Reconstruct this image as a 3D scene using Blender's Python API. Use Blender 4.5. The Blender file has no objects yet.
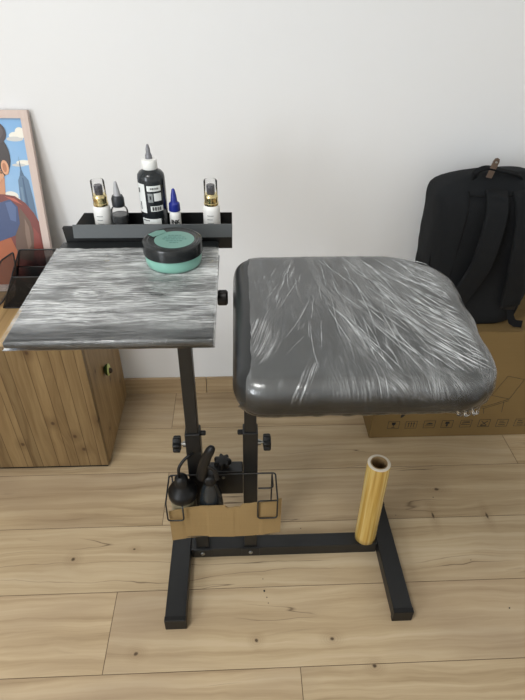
import bpy, bmesh, math, random
from mathutils import Vector, Matrix, noise
random.seed(7)
PI = math.pi
COL = bpy.context.scene.collection

# ------------------------------------------------------------------ objects
def link(o, parent=None):
    COL.objects.link(o)
    if parent: o.parent = parent
    return o
def obj(name, bm, mat, parent=None, smooth=False, angle=None, bevel=0, seg=2):
    me = bpy.data.meshes.new(name)
    bmesh.ops.recalc_face_normals(bm, faces=bm.faces[:])
    bm.to_mesh(me); bm.free()
    for m in (mat if isinstance(mat, (list, tuple)) else [mat]): me.materials.append(m)
    o = bpy.data.objects.new(name, me)
    if smooth:
        for p in me.polygons: p.use_smooth = True
        if angle is not None: me.set_sharp_from_angle(angle=math.radians(angle))
    link(o, parent)
    if bevel:
        b = o.modifiers.new('bevel', 'BEVEL'); b.width = bevel; b.segments = seg
        b.limit_method = 'ANGLE'; b.angle_limit = math.radians(35)
        for p in me.polygons: p.use_smooth = True
        me.set_sharp_from_angle(angle=math.radians(50))
        b.harden_normals = True
    return o
def thing(name, label, cat, loc=(0, 0, 0), rotz=0, group=None):
    o = bpy.data.objects.new(name, None); o.empty_display_size = .05
    o.location = loc; o.rotation_euler = (0, 0, rotz); link(o)
    return tag(o, label, cat, group)
def tag(o, label, cat, group=None):
    o['label'] = label; o['category'] = cat
    if group: o['group'] = group
    return o
def struct(o):
    o['kind'] = 'structure'; return o
def lab(o, s):
    o['label'] = s; return o

# ------------------------------------------------------------------ shapes
def B(): return bmesh.new()
def box(bm, x0, x1, y0, y1, z0, z1, M=None):
    r = bmesh.ops.create_cube(bm, size=1)
    m = Matrix.Translation(((x0+x1)/2, (y0+y1)/2, (z0+z1)/2)) @ Matrix.Diagonal((x1-x0, y1-y0, z1-z0, 1))
    if M: m = M @ m
    bmesh.ops.transform(bm, matrix=m, verts=r['verts']); return r['verts']
def lathe(bm, prof, n=40, M=None, cap=True):
    rings = []
    for r, z in prof:
        rings.append([bm.verts.new((r*math.cos(2*PI*i/n), r*math.sin(2*PI*i/n), z)) for i in range(n)])
    for a, b in zip(rings, rings[1:]):
        for i in range(n): bm.faces.new((a[i], a[(i+1) % n], b[(i+1) % n], b[i]))
    if cap:
        bm.faces.new(rings[0][::-1]); bm.faces.new(rings[-1])
    if M: bmesh.ops.transform(bm, matrix=M, verts=[v for g in rings for v in g])
    return [v for g in rings for v in g]
def round_path(pts, r, closed=False, k=5):
    pts = [Vector(p) for p in pts]; out = []; n = len(pts)
    for i, p in enumerate(pts):
        if not closed and i in (0, n-1): out.append(p); continue
        a = pts[i-1]; b = pts[(i+1) % n]
        da = (a-p); db = (b-p); rr = min(r, da.length*.45, db.length*.45)
        A = p+da.normalized()*rr; Bq = p+db.normalized()*rr
        for j in range(k+1):
            t = j/k; out.append(A*(1-t)**2 + p*2*t*(1-t) + Bq*t*t)
    return out
def tube(bm, pts, r, n=10, closed=False, flat=None, up=None):
    """sweep; r number or list; flat=(w,h) sweeps a rectangle-ish ellipse"""
    pts = [Vector(p) for p in pts]; m = len(pts); rings = []
    N = Vector(up) if up else None
    for i, p in enumerate(pts):
        if closed: t = (pts[(i+1) % m]-pts[i-1]).normalized()
        else: t = (pts[min(i+1, m-1)]-pts[max(i-1, 0)]).normalized()
        if N is None:
            N = t.orthogonal().normalized()
        nn = (N - t*N.dot(t)).normalized()
        if not up: N = nn
        bb = t.cross(nn)
        rr = r[i] if isinstance(r, (list, tuple)) else r
        ring = []
        for j in range(n):
            a = 2*PI*j/n
            if flat:
                c, s = math.cos(a), math.sin(a); e = .35
                cx = math.copysign(abs(c)**e, c)*flat[0]/2; sy = math.copysign(abs(s)**e, s)*flat[1]/2
                ring.append(bm.verts.new(p+bb*cx+nn*sy))
            else: ring.append(bm.verts.new(p+nn*math.cos(a)*rr+bb*math.sin(a)*rr))
        rings.append(ring)
    pr = list(zip(rings, rings[1:])) + ([(rings[-1], rings[0])] if closed else [])
    for a, b in pr:
        for j in range(n): bm.faces.new((a[j], a[(j+1) % n], b[(j+1) % n], b[j]))
    if not closed:
        bm.faces.new(rings[0][::-1]); bm.faces.new(rings[-1])
    return [v for g in rings for v in g]
def prism(bm, poly, d, M=None):
    """poly in (x,z) plane, extruded along +y by d"""
    a = [bm.verts.new((p[0], 0, p[1])) for p in poly]; b = [bm.verts.new((p[0], d, p[1])) for p in poly]
    n = len(poly); bm.faces.new(a); bm.faces.new(b[::-1])
    for i in range(n): bm.faces.new((a[i], b[i], b[(i+1) % n], a[(i+1) % n]))
    if M: bmesh.ops.transform(bm, matrix=M, verts=a+b)
    return a+b
def patch(bm, r, a0, a1, z0, z1, n=16, cx=0, cy=0):
    """label on a cylinder; angle 0 faces the camera (-y)"""
    def P(a, z): return bm.verts.new((cx+r*math.sin(a), cy-r*math.cos(a), z))
    L = [(P(a0+(a1-a0)*i/n, z0), P(a0+(a1-a0)*i/n, z1)) for i in range(n+1)]
    for (a, b), (c, d) in zip(L, L[1:]): bm.faces.new((a, c, d, b))
def text_bm(s, size, depth=0.0002, ax='CENTER', bold=0):
    c = bpy.data.curves.new('t', 'FONT'); c.body = s; c.size = size; c.align_x = ax; c.align_y = 'CENTER'
    c.offset = bold
    o = bpy.data.objects.new('t', c); COL.objects.link(o)
    dg = bpy.context.evaluated_depsgraph_get(); me = bpy.data.meshes.new_from_object(o.evaluated_get(dg))
    bm = bmesh.new(); bm.from_mesh(me); bpy.data.objects.remove(o); bpy.data.curves.remove(c); bpy.data.meshes.remove(me)
    return bm
def wrap(bm, r, a0, z0, rot=0):
    bmesh.ops.subdivide_edges(bm, edges=bm.edges[:], cuts=1)
    for v in bm.verts:
        x, y = v.co.x*math.cos(rot)-v.co.y*math.sin(rot), v.co.x*math.sin(rot)+v.co.y*math.cos(rot)
        a = a0+x/r; v.co = (r*math.sin(a), -r*math.cos(a), z0+y)

# ------------------------------------------------------------------ materials
class NT:
    def __init__(s, name):
        s.m = bpy.data.materials.new(name); s.m.use_nodes = True; s.t = s.m.node_tree; s.t.nodes.clear()
        s.out = s.n('ShaderNodeOutputMaterial')
    def n(s, ty, **k):
        o = s.t.nodes.new(ty)
        for a, v in k.items(): setattr(o, a, v)
        return o
    def set(s, sock, v):
        if isinstance(v, bpy.types.NodeSocket): s.t.links.new(v, sock)
        elif isinstance(v, (tuple, list)) and len(v) == 3 and sock.type == 'RGBA': sock.default_value = (*v, 1)
        else: sock.default_value = v
    def math(s, op, a, b=None, c=None, clamp=False):
        o = s.n('ShaderNodeMath', operation=op); o.use_clamp = clamp; s.set(o.inputs[0], a)
        if b is not None: s.set(o.inputs[1], b)
        if c is not None: s.set(o.inputs[2], c)
        return o.outputs[0]
    def coord(s, kind='Object'): return s.n('ShaderNodeTexCoord').outputs[kind]
    def map(s, v, loc=(0, 0, 0), rot=(0, 0, 0), sc=(1, 1, 1)):
        o = s.n('ShaderNodeMapping'); s.set(o.inputs['Vector'], v)
        o.inputs['Location'].default_value = loc; o.inputs['Rotation'].default_value = rot; o.inputs['Scale'].default_value = sc
        return o.outputs[0]
    def noise(s, v, scale, detail=3, rough=.5, dist=0, out='Fac'):
        o = s.n('ShaderNodeTexNoise'); s.set(o.inputs['Vector'], v); s.set(o.inputs['Scale'], scale)
        o.inputs['Detail'].default_value = detail; o.inputs['Roughness'].default_value = rough; o.inputs['Distortion'].default_value = dist
        return o.outputs[out]
    def ramp(s, f, stops, interp='LINEAR'):
        o = s.n('ShaderNodeValToRGB'); s.set(o.inputs[0], f); r = o.color_ramp; r.interpolation = interp
        while len(r.elements) < len(stops): r.elements.new(.5)
        for e, (p, c) in zip(r.elements, stops):
            e.position = p; e.color = (*c, 1) if isinstance(c, (tuple, list)) else (c, c, c, 1)
        return o.outputs[0]
    def mix(s, f, a, b, mode='MIX'):
        o = s.n('ShaderNodeMix', data_type='RGBA', blend_type=mode); s.set(o.inputs[0], f); s.set(o.inputs[6], a); s.set(o.inputs[7], b)
        return o.outputs[2]
    def sep(s, v):
        o = s.n('ShaderNodeSeparateXYZ'); s.set(o.inputs[0], v); return o.outputs
    def comb(s, x, y, z):
        o = s.n('ShaderNodeCombineXYZ'); [s.set(i, v) for i, v in zip(o.inputs, (x, y, z))]; return o.outputs[0]
    def bump(s, h, st=.3, d=.001):
        o = s.n('ShaderNodeBump'); s.set(o.inputs['Height'], h); o.inputs['Strength'].default_value = st; o.inputs['Distance'].default_value = d
        return o.outputs[0]
    def pbr(s, col, rough=.5, metal=0, spec=.5, normal=None, **k):
        o = s.n('ShaderNodeBsdfPrincipled'); s.set(o.inputs['Base Color'], col); s.set(o.inputs['Roughness'], rough)
        s.set(o.inputs['Metallic'], metal); s.set(o.inputs['Specular IOR Level'], spec)
        if normal is not None: s.set(o.inputs['Normal'], normal)
        for a, v in k.items(): s.set(o.inputs[a.replace('_', ' ')], v)
        return o.outputs[0]
    def done(s, sh): s.t.links.new(sh, s.out.inputs['Surface']); return s.m
def hexc(h):
    c = [int(h[i:i+2], 16)/255 for i in (0, 2, 4)]
    return tuple(x/12.92 if x <= .04045 else ((x+.055)/1.055)**2.4 for x in c)
def simple(name, col, rough=.5, metal=0, spec=.5, nscale=60, namt=.08, bump=.0, **k):
    t = NT(name); c = hexc(col) if isinstance(col, str) else col
    n = t.noise(t.coord(), nscale, 3)
    cc = t.mix(n, tuple(x*(1-namt) for x in c), tuple(min(1, x*(1+namt)) for x in c))
    nm = t.bump(n, bump, .0005) if bump else None
    return t.done(t.pbr(cc, rough, metal, spec, nm, **k))

def m_wall():
    t = NT('wall_paint'); c = t.coord()
    n = t.noise(c, 1.6, 4, .6); f = t.noise(c, 260, 3, .6)
    col = t.mix(n, hexc('e5e6e7'), hexc('e9eaeb'))
    return t.done(t.pbr(col, .75, 0, .3, t.bump(f, .12, .0006)))
def m_ceiling(): return simple('ceiling_paint', 'e8e6e2', .9, nscale=3, namt=.02)

def m_floor():
    t = NT('oak_laminate')
    a = t.n('ShaderNodeAttribute', attribute_name='plank'); pid = a.outputs['Fac']
    c = t.coord(); x, y, z = t.sep(c)
    off = t.math('MULTIPLY', pid, 37.3)
    x2 = t.math('ADD', x, off); v0 = t.comb(x2, y, t.math('MULTIPLY', pid, 11.7))
    # knots bend the grain
    warp = t.noise(t.map(v0, sc=(2.2, 7, 1)), 1, 4, .55)
    y2 = t.math('ADD', y, t.math('MULTIPLY', t.math('SUBTRACT', warp, .5), .07))
    v = t.comb(x2, y2, t.math('MULTIPLY', pid, 11.7))
    g1 = t.noise(t.map(v, sc=(1.1, 34, 1)), 1, 7, .62, .3)
    g2 = t.noise(t.map(v, sc=(6, 260, 1)), 1, 4, .6)
    g3 = t.noise(t.map(v0, sc=(1.3, 3.2, 1)), 1, 3, .5)
    col = t.ramp(g1, [(.25, hexc('8a7455')), (.42, hexc('b09a79')), (.55, hexc('c0ab8a')), (.75, hexc('cfbd9e'))])
    col = t.mix(t.math('MULTIPLY', g2, .22), col, hexc('8c7557'))
    # grey-brown clouding
    col = t.mix(t.ramp(g3, [(.48, 0.), (.70, .6)]), col, hexc('94806a'))
    # fine dark cracks along the grain
    r = t.math('ABSOLUTE', t.math('SUBTRACT', t.noise(t.map(v, sc=(.9, 17, 1), loc=(3, 5, 2)), 1, 2, .5, .1), .5))
    crack = t.math('MULTIPLY', t.ramp(r, [(0, 1.), (.006, .0)]), t.ramp(t.noise(t.map(v0, sc=(2.6, 3.5, 1), loc=(9, 1, 4)), 1, 2), [(.53, 0.), (.62, .8)]))
    col = t.mix(crack, col, hexc('4f3c28'))
    # knots at their places on these boards
    for kx, ky, rx, ry in KNOTS:
        dx = t.math('DIVIDE', t.math('SUBTRACT', x, kx), rx); dy = t.math('DIVIDE', t.math('SUBTRACT', y, ky), ry)
        wob = t.math('MULTIPLY', t.math('SUBTRACT', t.noise(c, 90, 2), .5), .9)
        d = t.math('ADD', t.math('SQRT', t.math('ADD', t.math('MULTIPLY', dx, dx), t.math('MULTIPLY', dy, dy))), wob)
        ringf = t.math('MULTIPLY', t.math('ADD', t.math('SINE', t.math('MULTIPLY', d, 7)), 1), .5)
        halo = t.ramp(d, [(.6, .65), (1., .3)] ) if False else t.math('MULTIPLY', t.ramp(t.math('DIVIDE', d, 6), [(.12, .7), (.9, 0.)]), t.math('ADD', t.math('MULTIPLY', ringf, .25), .25))
        col = t.mix(halo, col, hexc('7b6244'))
        col = t.mix(t.ramp(d, [(.5, .9), (1.0, 0.)]), col, hexc('3e2c1c'))
    tone = t.math('ADD', .93, t.math('MULTIPLY', pid, .14))
    col = t.mix(1, col, t.comb(tone, tone, tone), 'MULTIPLY')
    rough = t.math('ADD', .42, t.math('MULTIPLY', g2, .15))
    return t.done(t.pbr(col, rough, 0, .35, t.bump(t.math('SUBTRACT', g2, crack), .12, .0004)))
def m_oak(name, axis, seams, w=.03, dark=1.0):
    """axis: 0 boards side by side along x, 1 along y; grain along z"""
    t = NT(name); c = t.coord(); x, y, z = t.sep(c); u = x if axis == 0 else y
    wv = t.n('ShaderNodeTexVoronoi', voronoi_dimensions='1D', feature='F1'); t.set(wv.inputs['W'], u); wv.inputs['Scale'].default_value = 1/w
    we = t.n('ShaderNodeTexVoronoi', voronoi_dimensions='1D', feature='DISTANCE_TO_EDGE'); t.set(we.inputs['W'], u); we.inputs['Scale'].default_value = 1/w
    idc = t.sep(wv.outputs['Color'])[0]
    warp = t.noise(t.comb(t.math('MULTIPLY', u, 9), idc, t.math('MULTIPLY', z, 3)), 1, 3)
    u2 = t.math('ADD', u, t.math('MULTIPLY', warp, .09))
    v = t.comb(t.math('MULTIPLY', u2, 55), t.math('MULTIPLY', idc, 9 if seams else 0), t.math('MULTIPLY', z, 2.4))
    g = t.noise(v, 1, 6, .6, .3); f = t.noise(t.comb(t.math('MULTIPLY', u2, 300), 0., t.math('MULTIPLY', z, 9)), 1, 3)
    col = t.ramp(g, [(.25, hexc('7d633e')), (.45, hexc('9c8057')), (.6, hexc('ab8f63')), (.8, hexc('baa075'))])
    col = t.mix(t.math('MULTIPLY', f, .25), col, hexc('74573a'))
    if seams:
        tn = t.math('ADD', .86, t.math('MULTIPLY', idc, .26)); col = t.mix(1, col, t.comb(tn, tn, tn), 'MULTIPLY')
        col = t.mix(t.ramp(we.outputs['Distance'], [(0, .9), (.055, 0.)]), col, hexc('5a4025'))
    kn = t.n('ShaderNodeTexVoronoi', feature='F1', voronoi_dimensions='2D'); t.set(kn.inputs['Vector'], t.comb(t.math('MULTIPLY', u, 7), t.math('MULTIPLY', z, 5.5), 0.)); kn.inputs['Scale'].default_value = 1
    col = t.mix(t.ramp(kn.outputs['Distance'], [(.02, .85), (.05, .3), (.2, 0.)]), col, hexc('4a2d18'))
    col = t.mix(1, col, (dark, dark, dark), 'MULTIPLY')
    return t.done(t.pbr(col, .5, 0, .35, t.bump(g, .1, .0005)))
def m_skirt():
    t = NT('skirting_oak'); c = t.coord()
    g = t.noise(t.map(c, sc=(2, 60, 60)), 1, 5, .6, .4)
    return t.done(t.pbr(t.ramp(g, [(.3, hexc('9b8465')), (.55, hexc('b39c7b')), (.8, hexc('bfaa8a'))]), .45, 0, .35))
def m_card(name='corrugated_card', a='75603a', b='7f6843', flutes=0):
    t = NT(name); c = t.coord()
    n = t.noise(t.map(c, sc=(1, 1, 30)), 8, 4, .6); n2 = t.noise(c, 5, 3)
    col = t.mix(n, hexc(a), hexc(b)); col = t.mix(t.math('MULTIPLY', n2, .3), col, hexc('6b5535'))
    h = n
    if flutes:
        x, y, z = t.sep(c); h = t.math('SINE', t.math('MULTIPLY', x, 1100))
    return t.done(t.pbr(col, .8, 0, .25, t.bump(h, .15, .0004)))
def m_vinyl():
    t = NT('black_vinyl'); c = t.coord()
    v = t.n('ShaderNodeTexVoronoi', feature='DISTANCE_TO_EDGE'); t.set(v.inputs['Vector'], c); v.inputs['Scale'].default_value = 700
    n = t.noise(c, 7, 3)
    return t.done(t.pbr(t.mix(n, hexc('131516'), hexc('1a1c1d')), .30, 0, .5, t.bump(v.outputs['Distance'], .02, .0002)))
def streaks(t, p, sets):
    tot = None; X = t.sep(p)[0]
    for ang, sc, th, mlo, mhi, off, curve, *zone in sets:
        q = t.map(p, rot=(0, 0, math.radians(ang)), loc=off)
        x, y, z = t.sep(q)
        y2 = t.math('ADD', y, t.math('MULTIPLY', t.noise(t.map(q, sc=(5, 5, 1)), 1, 2), curve))
        v = t.comb(t.math('MULTIPLY', x, sc[0]), t.math('MULTIPLY', y2, sc[1]), 0.)
        n = t.noise(v, 1, 3, .6)
        line = t.ramp(t.math('ABSOLUTE', t.math('SUBTRACT', n, .5)), [(0, 1.), (th, 0.)])
        mask = t.ramp(t.noise(t.map(q, sc=(7, 22, 1)), 1, 3, .6), [(mlo, 0.), (mhi, 1.)])
        s = t.math('MULTIPLY', line, mask)
        if zone: s = t.math('MULTIPLY', s, t.ramp(t.math('ADD', X, .5), [(zone[0]+.5, zone[2]), (zone[1]+.5, zone[3])]))
        tot = s if tot is None else t.math('MAXIMUM', tot, s)
    return tot
def m_film(name, sets, haze, gain, haze_stops, hx, front=None, low=None):
    t = NT(name); p0 = t.coord(); a_, b_, c_ = t.sep(p0); p = t.comb(a_, t.math('ADD', b_, t.math('MULTIPLY', t.math('SUBTRACT', c_, .855), 1.0)), 0.)
    s = streaks(t, p, sets)
    x, y, z = t.sep(p)
    hz = t.math('MULTIPLY', t.ramp(t.noise(t.map(p, sc=hx), 1, 5, .65), haze_stops), haze)
    fac = t.math('ADD', t.math('MULTIPLY', s, gain), hz, clamp=True)
    if low: fac = t.math('MULTIPLY', fac, t.ramp(c_, [(low[0], low[2]), (low[1], low[3])]))
    if front: fac = t.math('MULTIPLY', fac, t.ramp(t.math('ADD', b_, .5), [(front[0]+.5, front[2]), (front[1]+.5, front[3])]))
    bm = t.bump(t.math('ADD', s, t.math('MULTIPLY', t.noise(t.map(p, sc=(hx[0]*2, hx[1]*2, 1)), 1, 2), .35)), .3, .0010)
    tr = t.n('ShaderNodeBsdfTransparent').outputs[0]
    df = t.n('ShaderNodeBsdfDiffuse'); t.set(df.inputs[0], (.78, .80, .80)); t.set(df.inputs['Normal'], bm)
    gl = t.n('ShaderNodeBsdfGlossy'); t.set(gl.inputs['Color'], (1, 1, 1)); gl.inputs['Roughness'].default_value = .16; t.set(gl.inputs['Normal'], bm)
    fr = t.n('ShaderNodeFresnel'); fr.inputs['IOR'].default_value = 1.5; t.set(fr.inputs['Normal'], bm)
    m1 = t.n('ShaderNodeMixShader'); t.set(m1.inputs[0], fac); t.t.links.new(tr, m1.inputs[1]); t.t.links.new(df.outputs[0], m1.inputs[2])
    m2 = t.n('ShaderNodeMixShader'); t.set(m2.inputs[0], fr.outputs[0]); t.t.links.new(m1.outputs[0], m2.inputs[1]); t.t.links.new(gl.outputs[0], m2.inputs[2])
    return t.done(m2.outputs[0])
def m_clear(name, tint=(.95, .96, .96), a=.12):
    t = NT(name)
    tr = t.n('ShaderNodeBsdfTransparent'); t.set(tr.inputs[0], tint)
    gl = t.n('ShaderNodeBsdfGlossy'); gl.inputs['Roughness'].default_value = .08
    df = t.n('ShaderNodeBsdfDiffuse'); t.set(df.inputs[0], (.8, .8, .8))
    m0 = t.n('ShaderNodeMixShader'); m0.inputs[0].default_value = a
    t.t.links.new(tr.outputs[0], m0.inputs[1]); t.t.links.new(df.outputs[0], m0.inputs[2])
    fr = t.n('ShaderNodeFresnel'); fr.inputs['IOR'].default_value = 1.18
    m = t.n('ShaderNodeMixShader'); t.set(m.inputs[0], fr.outputs[0]); t.t.links.new(m0.outputs[0], m.inputs[1]); t.t.links.new(gl.outputs[0], m.inputs[2])
    return t.done(m.outputs[0])
def m_mesh():
    """perforated sheet: square holes cut through"""
    t = NT('perforated_metal_mesh'); x, y, z = t.sep(t.coord())
    def hole(u): return t.math('LESS_THAN', t.math('ABSOLUTE', t.math('SUBTRACT', t.math('FRACT', t.math('MULTIPLY', u, 450)), .5)), .34)
    a = t.math('ADD', x, t.math('MULTIPLY', y, .8)); b = t.math('ADD', z, t.math('MULTIPLY', y, .35))
    h = t.math('MULTIPLY', hole(a), hole(b))
    tr = t.n('ShaderNodeBsdfTransparent').outputs[0]; p = t.pbr(hexc('1a1a1b'), .45, .2, .5)
    m = t.n('ShaderNodeMixShader'); t.set(m.inputs[0], h); t.t.links.new(p, m.inputs[1]); t.t.links.new(tr, m.inputs[2])
    return t.done(m.outputs[0])
def m_roll():
    t = NT('amber_film_roll'); c = t.coord(); x, y, z = t.sep(c)
    a = t.math('ARCTAN2', y, x)
    n = t.noise(t.comb(t.math('MULTIPLY', a, 3.2), 0., t.math('MULTIPLY', z, 2.5)), 1, 4, .6)
    col = t.ramp(n, [(.3, hexc('a07a34')), (.45, hexc('bf9a4c')), (.6, hexc('cdb068')), (.72, hexc('d8c692'))])
    return t.done(t.pbr(col, .22, 0, .6, t.bump(n, .3, .002), Coat_Weight=.5, Coat_Roughness=.1))
def m_fabric():
    t = NT('black_nylon'); c = t.coord(); n = t.noise(c, 6, 4, .6); f = t.noise(c, 500, 2)
    return t.done(t.pbr(t.mix(n, hexc('0e1013'), hexc('16191c')), .8, 0, .25, t.bump(t.math('ADD', f, t.math('MULTIPLY', n, 3)), .5, .004)))

KNOTS = [(.028, .600, .005, .005), (.21, .597, .007, .005), (-.255, .58, .006, .005), (-.46, .83, .006, .006),
         (.30, .533, .006, .005), (.72, .93, .004, .012), (.56, .935, .004, .014), (-.30, .855, .004, .003), (-.21, 1.455, .006, .006),
         (.60, 1.03, .010, .006)]
M = {}
M['wall'] = m_wall(); M['ceiling'] = m_ceiling(); M['floor'] = m_floor(); M['skirt'] = m_skirt()
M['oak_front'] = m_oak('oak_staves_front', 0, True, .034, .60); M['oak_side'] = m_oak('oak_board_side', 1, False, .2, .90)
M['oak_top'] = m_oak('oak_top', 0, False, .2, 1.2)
M['card'] = m_card(); M['card2'] = m_card('cardboard_strip', '8d754d', '998058', 1)
M['metal'] = simple('black_powder_coat', '121314', .42, .0, .5, 400, .15, .15)
M['metal_lit'] = simple('lit_lip_grey', '484c4e', .4, 0, .5, 300, .08, .1)  # light caught by the upward-facing lip, painted in as a lighter grey
M['plastic'] = simple('black_plastic', '0b0b0c', .45, 0, .35, 100, .1)
M['steel'] = simple('zinc_steel', '9a9a96', .3, 1, .5, 100, .1)
M['vinyl'] = m_vinyl()
M['board'] = simple('black_laminate', '202324', .3, 0, .5, 30, .08)
M['white'] = simple('white_plastic', 'e9e9e6', .35, 0, .5, 20, .02)
M['label'] = simple('label_paper', 'dfe2e0', .5, 0, .4, 200, .03)
M['label_grey'] = simple('label_print_grey', '8a8f8f', .5, 0, .4, 300, .3)
M['print'] = simple('black_print', '15171a', .5)
M['gold'] = simple('gold_metal', 'e8d6a0', .18, 1, .5, 40, .1)
M['smoke'] = simple('dark_pump', '2a2830', .3)
M['ink'] = simple('black_ink_bottle', '23272a', .22, 0, .5, 30, .1)
M['blue'] = simple('blue_cap', '232f86', .3)
M['blackcap'] = simple('black_cap', '26292e', .4)
M['frost'] = simple('frosted_nozzle', 'a5a5a8', .35, 0, .5, 60, .2)
M['nozzle'] = simple('grey_nozzle', '75757a', .35, 0, .5, 200, .5)
M['clear'] = m_clear('clear_plastic', (.99, .99, .99), .05); M['teal'] = simple('turquoise_cream', '80b3a4', .3, 0, .5, 20, .04)
M['teal_label'] = simple('turquoise_label', '6b9389', .4, 0, .4, 60, .08)
M['teal_print'] = simple('dark_turquoise_print', '3d6d68', .5)
M['lid'] = simple('glossy_black_lid', '1c1f20', .22)
M['mesh'] = m_mesh(); M['roll'] = m_roll(); M['core'] = simple('paper_core', '8c7350', .8, 0, .2, 60, .15)
M['core_rim'] = simple('pale_film_edge', 'd5cbb9', .5); M['fabric'] = m_fabric()
M['webbing'] = simple('black_webbing', '101113', .85, 0, .2, 400, .3, .4)
M['leather'] = simple('brown_leather', '5d4d42', .6, 0, .4, 90, .2, .3)
M['pinkwood'] = None
t = NT('pale_pink_wood'); g = t.noise(t.map(t.coord(), sc=(60, 60, 5)), 1, 5, .6, .4)
M['pinkwood'] = t.done(t.pbr(t.mix(g, hexc('c7b1a8'), hexc('dccdc5')), .6, 0, .3))
M['skin_green'] = simple('avocado_skin', '26401a', .4, 0, .5, 120, .4, .5); M['flesh'] = simple('avocado_flesh', 'c3cc7d', .5)
M['pit'] = simple('avocado_pit', '3b2a17', .45); M['liquid'] = simple('murky_liquid', '77715c', .3)
M['film_plate'] = m_film('stretch_film_plate', [(2, (7, 230), .055, .40, .60, (0, 0, 0), .03), (-3, (9, 400), .05, .44, .60, (3, 2, 0), .03), (6, (8, 180), .035, .50, .64, (7, 1, 0), .05), (1, (3, 110), .022, .50, .58, (1, 8, 0), .03)],
                         .36, .95, [(.40, .06), (.66, 1.)], (5, 13, 1), (-.155, -.115, .22, 1.), (.831, .8395, .2, 1.))
M['film_cushion'] = m_film('stretch_film_cushion', [(106, (2.5, 170), .030, .52, .62, (0, 0, 0), .04, .0, .05, 1., .15), (98, (2.5, 260), .035, .52, .66, (5, 1, 0), .04, .03, .10, .35, .9), (78, (2.5, 190), .035, .46, .62, (2, 9, 0), .05, .0, .07, 0., 1.), (66, (3, 200), .030, .48, .64, (12, 4, 0), .05, .04, .12, 0., 1.), (85, (2.5, 320), .035, .48, .64, (3, 14, 0), .03, .0, .06, .3, 1.), (40, (4, 160), .025, .52, .66, (6, 4, 0), .05, .06, .12, 0., 1.)],
                           .10, .48, [(.3, .7), (.75, 1.)], (7, 7, 1), None, (.832, .851, .07, 1.))

# ------------------------------------------------------------------ room
WY = 1.515; XL, XR, YB, ZC = -2.0, 2.1, -2.3, 2.6
def wall(name, x0, x1, y0, y1, z0, z1, mat):
    b = B(); box(b, x0, x1, y0, y1, z0, z1); return struct(obj(name, b, mat))
wall('wall_back', XL-.1, XR+.1, WY, WY+.1, 0, ZC, M['wall'])
wall('wall_left', XL-.1, XL, YB, WY, 0, ZC, M['wall'])
wall('wall_right', XR, XR+.1, YB, WY, 0, ZC, M['wall'])
wall('wall_front', XL-.1, XR+.1, YB-.1, YB, 0, ZC, M['wall'])
wall('ceiling', XL-.1, XR+.1, YB-.1, WY+.1, ZC, ZC+.1, M['ceiling'])
# floor: planks .1955 wide with the joints where they lie
b = B(); ids = []
P = .1955; L = 1.8; gap = .0008
row = 0; y = WY
joints = {0: -.242, 1: -.90, 2: -.232, 3: -.93, 4: -.325, 5: .127, 6: -.5}
verts_id = []
while y > YB:
    y1 = y; y0 = y-P; j = joints.get(row, random.uniform(-1, 1)); x = j
    while x > XL: x -= L
    while x < XR:
        xa, xb = max(x, XL), min(x+L, XR)
        if xb-xa > .002:
            h = gap
            f = [b.verts.new(p) for p in ((xa+h, y0+h, 0), (xb-h, y0+h, 0), (xb-h, y1-h, 0), (xa+h, y1-h, 0))]
            lo = [b.verts.new((v.co.x+(h if v.co.x < (xa+xb)/2 else -h)*-.9, v.co.y+(h if v.co.y < (y0+y1)/2 else -h)*-.9, -.0012)) for v in f]
            b.faces.new(f)
            for i in range(4): b.faces.new((f[i], lo[i], lo[(i+1) % 4], f[(i+1) % 4])).material_index = 1
            verts_id += [random.random()]*8
        x += L
    y -= P; row += 1
nv = box(b, XL, XR, YB, WY, -.06, -.0011); verts_id += [0.0]*8
fl = struct(obj('floor', b, [M['floor'], simple('plank_groove', '66543d', .8)]))
for p in fl.data.polygons[-6:]: p.material_index = 1
at = fl.data.attributes.new('plank', 'FLOAT', 'POINT')
for i, v in enumerate(verts_id): at.data[i].value = v
# skirting boards
b = B(); box(b, XL, -.128, WY-.013, WY-.0005, 0, .07); box(b, -.1265, XR, WY-.013, WY-.0005, 0, .07)
struct(obj('baseboard_back', b, M['skirt'], bevel=.002))
b = B(); box(b, XL+.0005, XL+.013, YB+.02, WY-.014, 0, .07); struct(obj('baseboard_left', b, M['skirt'], bevel=.002))
b = B(); box(b, XR-.013, XR-.0005, YB+.02, WY-.014, 0, .07); struct(obj('baseboard_right', b, M['skirt'], bevel=.002))
b = B(); box(b, XL+.02, XR-.02, YB+.0005, YB+.013, 0, .07); struct(obj('baseboard_front', b, M['skirt'], bevel=.002))

# ------------------------------------------------------------------ the armrest stand
st = thing('armrest_stand', 'black metal H-base stand carrying a film-wrapped side table and a padded armrest', 'stand', (.1, .84, 0))
def sp(name, bm, mat, par=None, **k):
    """part in world coordinates under the stand"""
    bmesh.ops.translate(bm, verts=bm.verts[:], vec=(-.1, -.84, 0)) if par is None else bmesh.ops.translate(bm, verts=bm.verts[:], vec=(-.1, -.84, 0))
    return obj(name, bm, mat, par or st, **k)
b = B(); box(b, -.140, .363, .822, .861, .002, .040); cb = sp('crossbar', b, M['metal'], bevel=.002)
for x0, x1 in ((-.191, -.141), (.364, .412)):
    b = B(); box(b, x0, x1, .636, .957, .005, .040); ft = sp('foot', b, M['metal'], bevel=.002)
    for ya, yb in ((.633, .646), (.948, .960)):
        b = B(); box(b, x0-.0008, x1+.0008, ya, yb, 0, .0408); sp('end_cap', b, M['plastic'], ft, bevel=.0015)
PX = (-.109, .0195)
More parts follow.
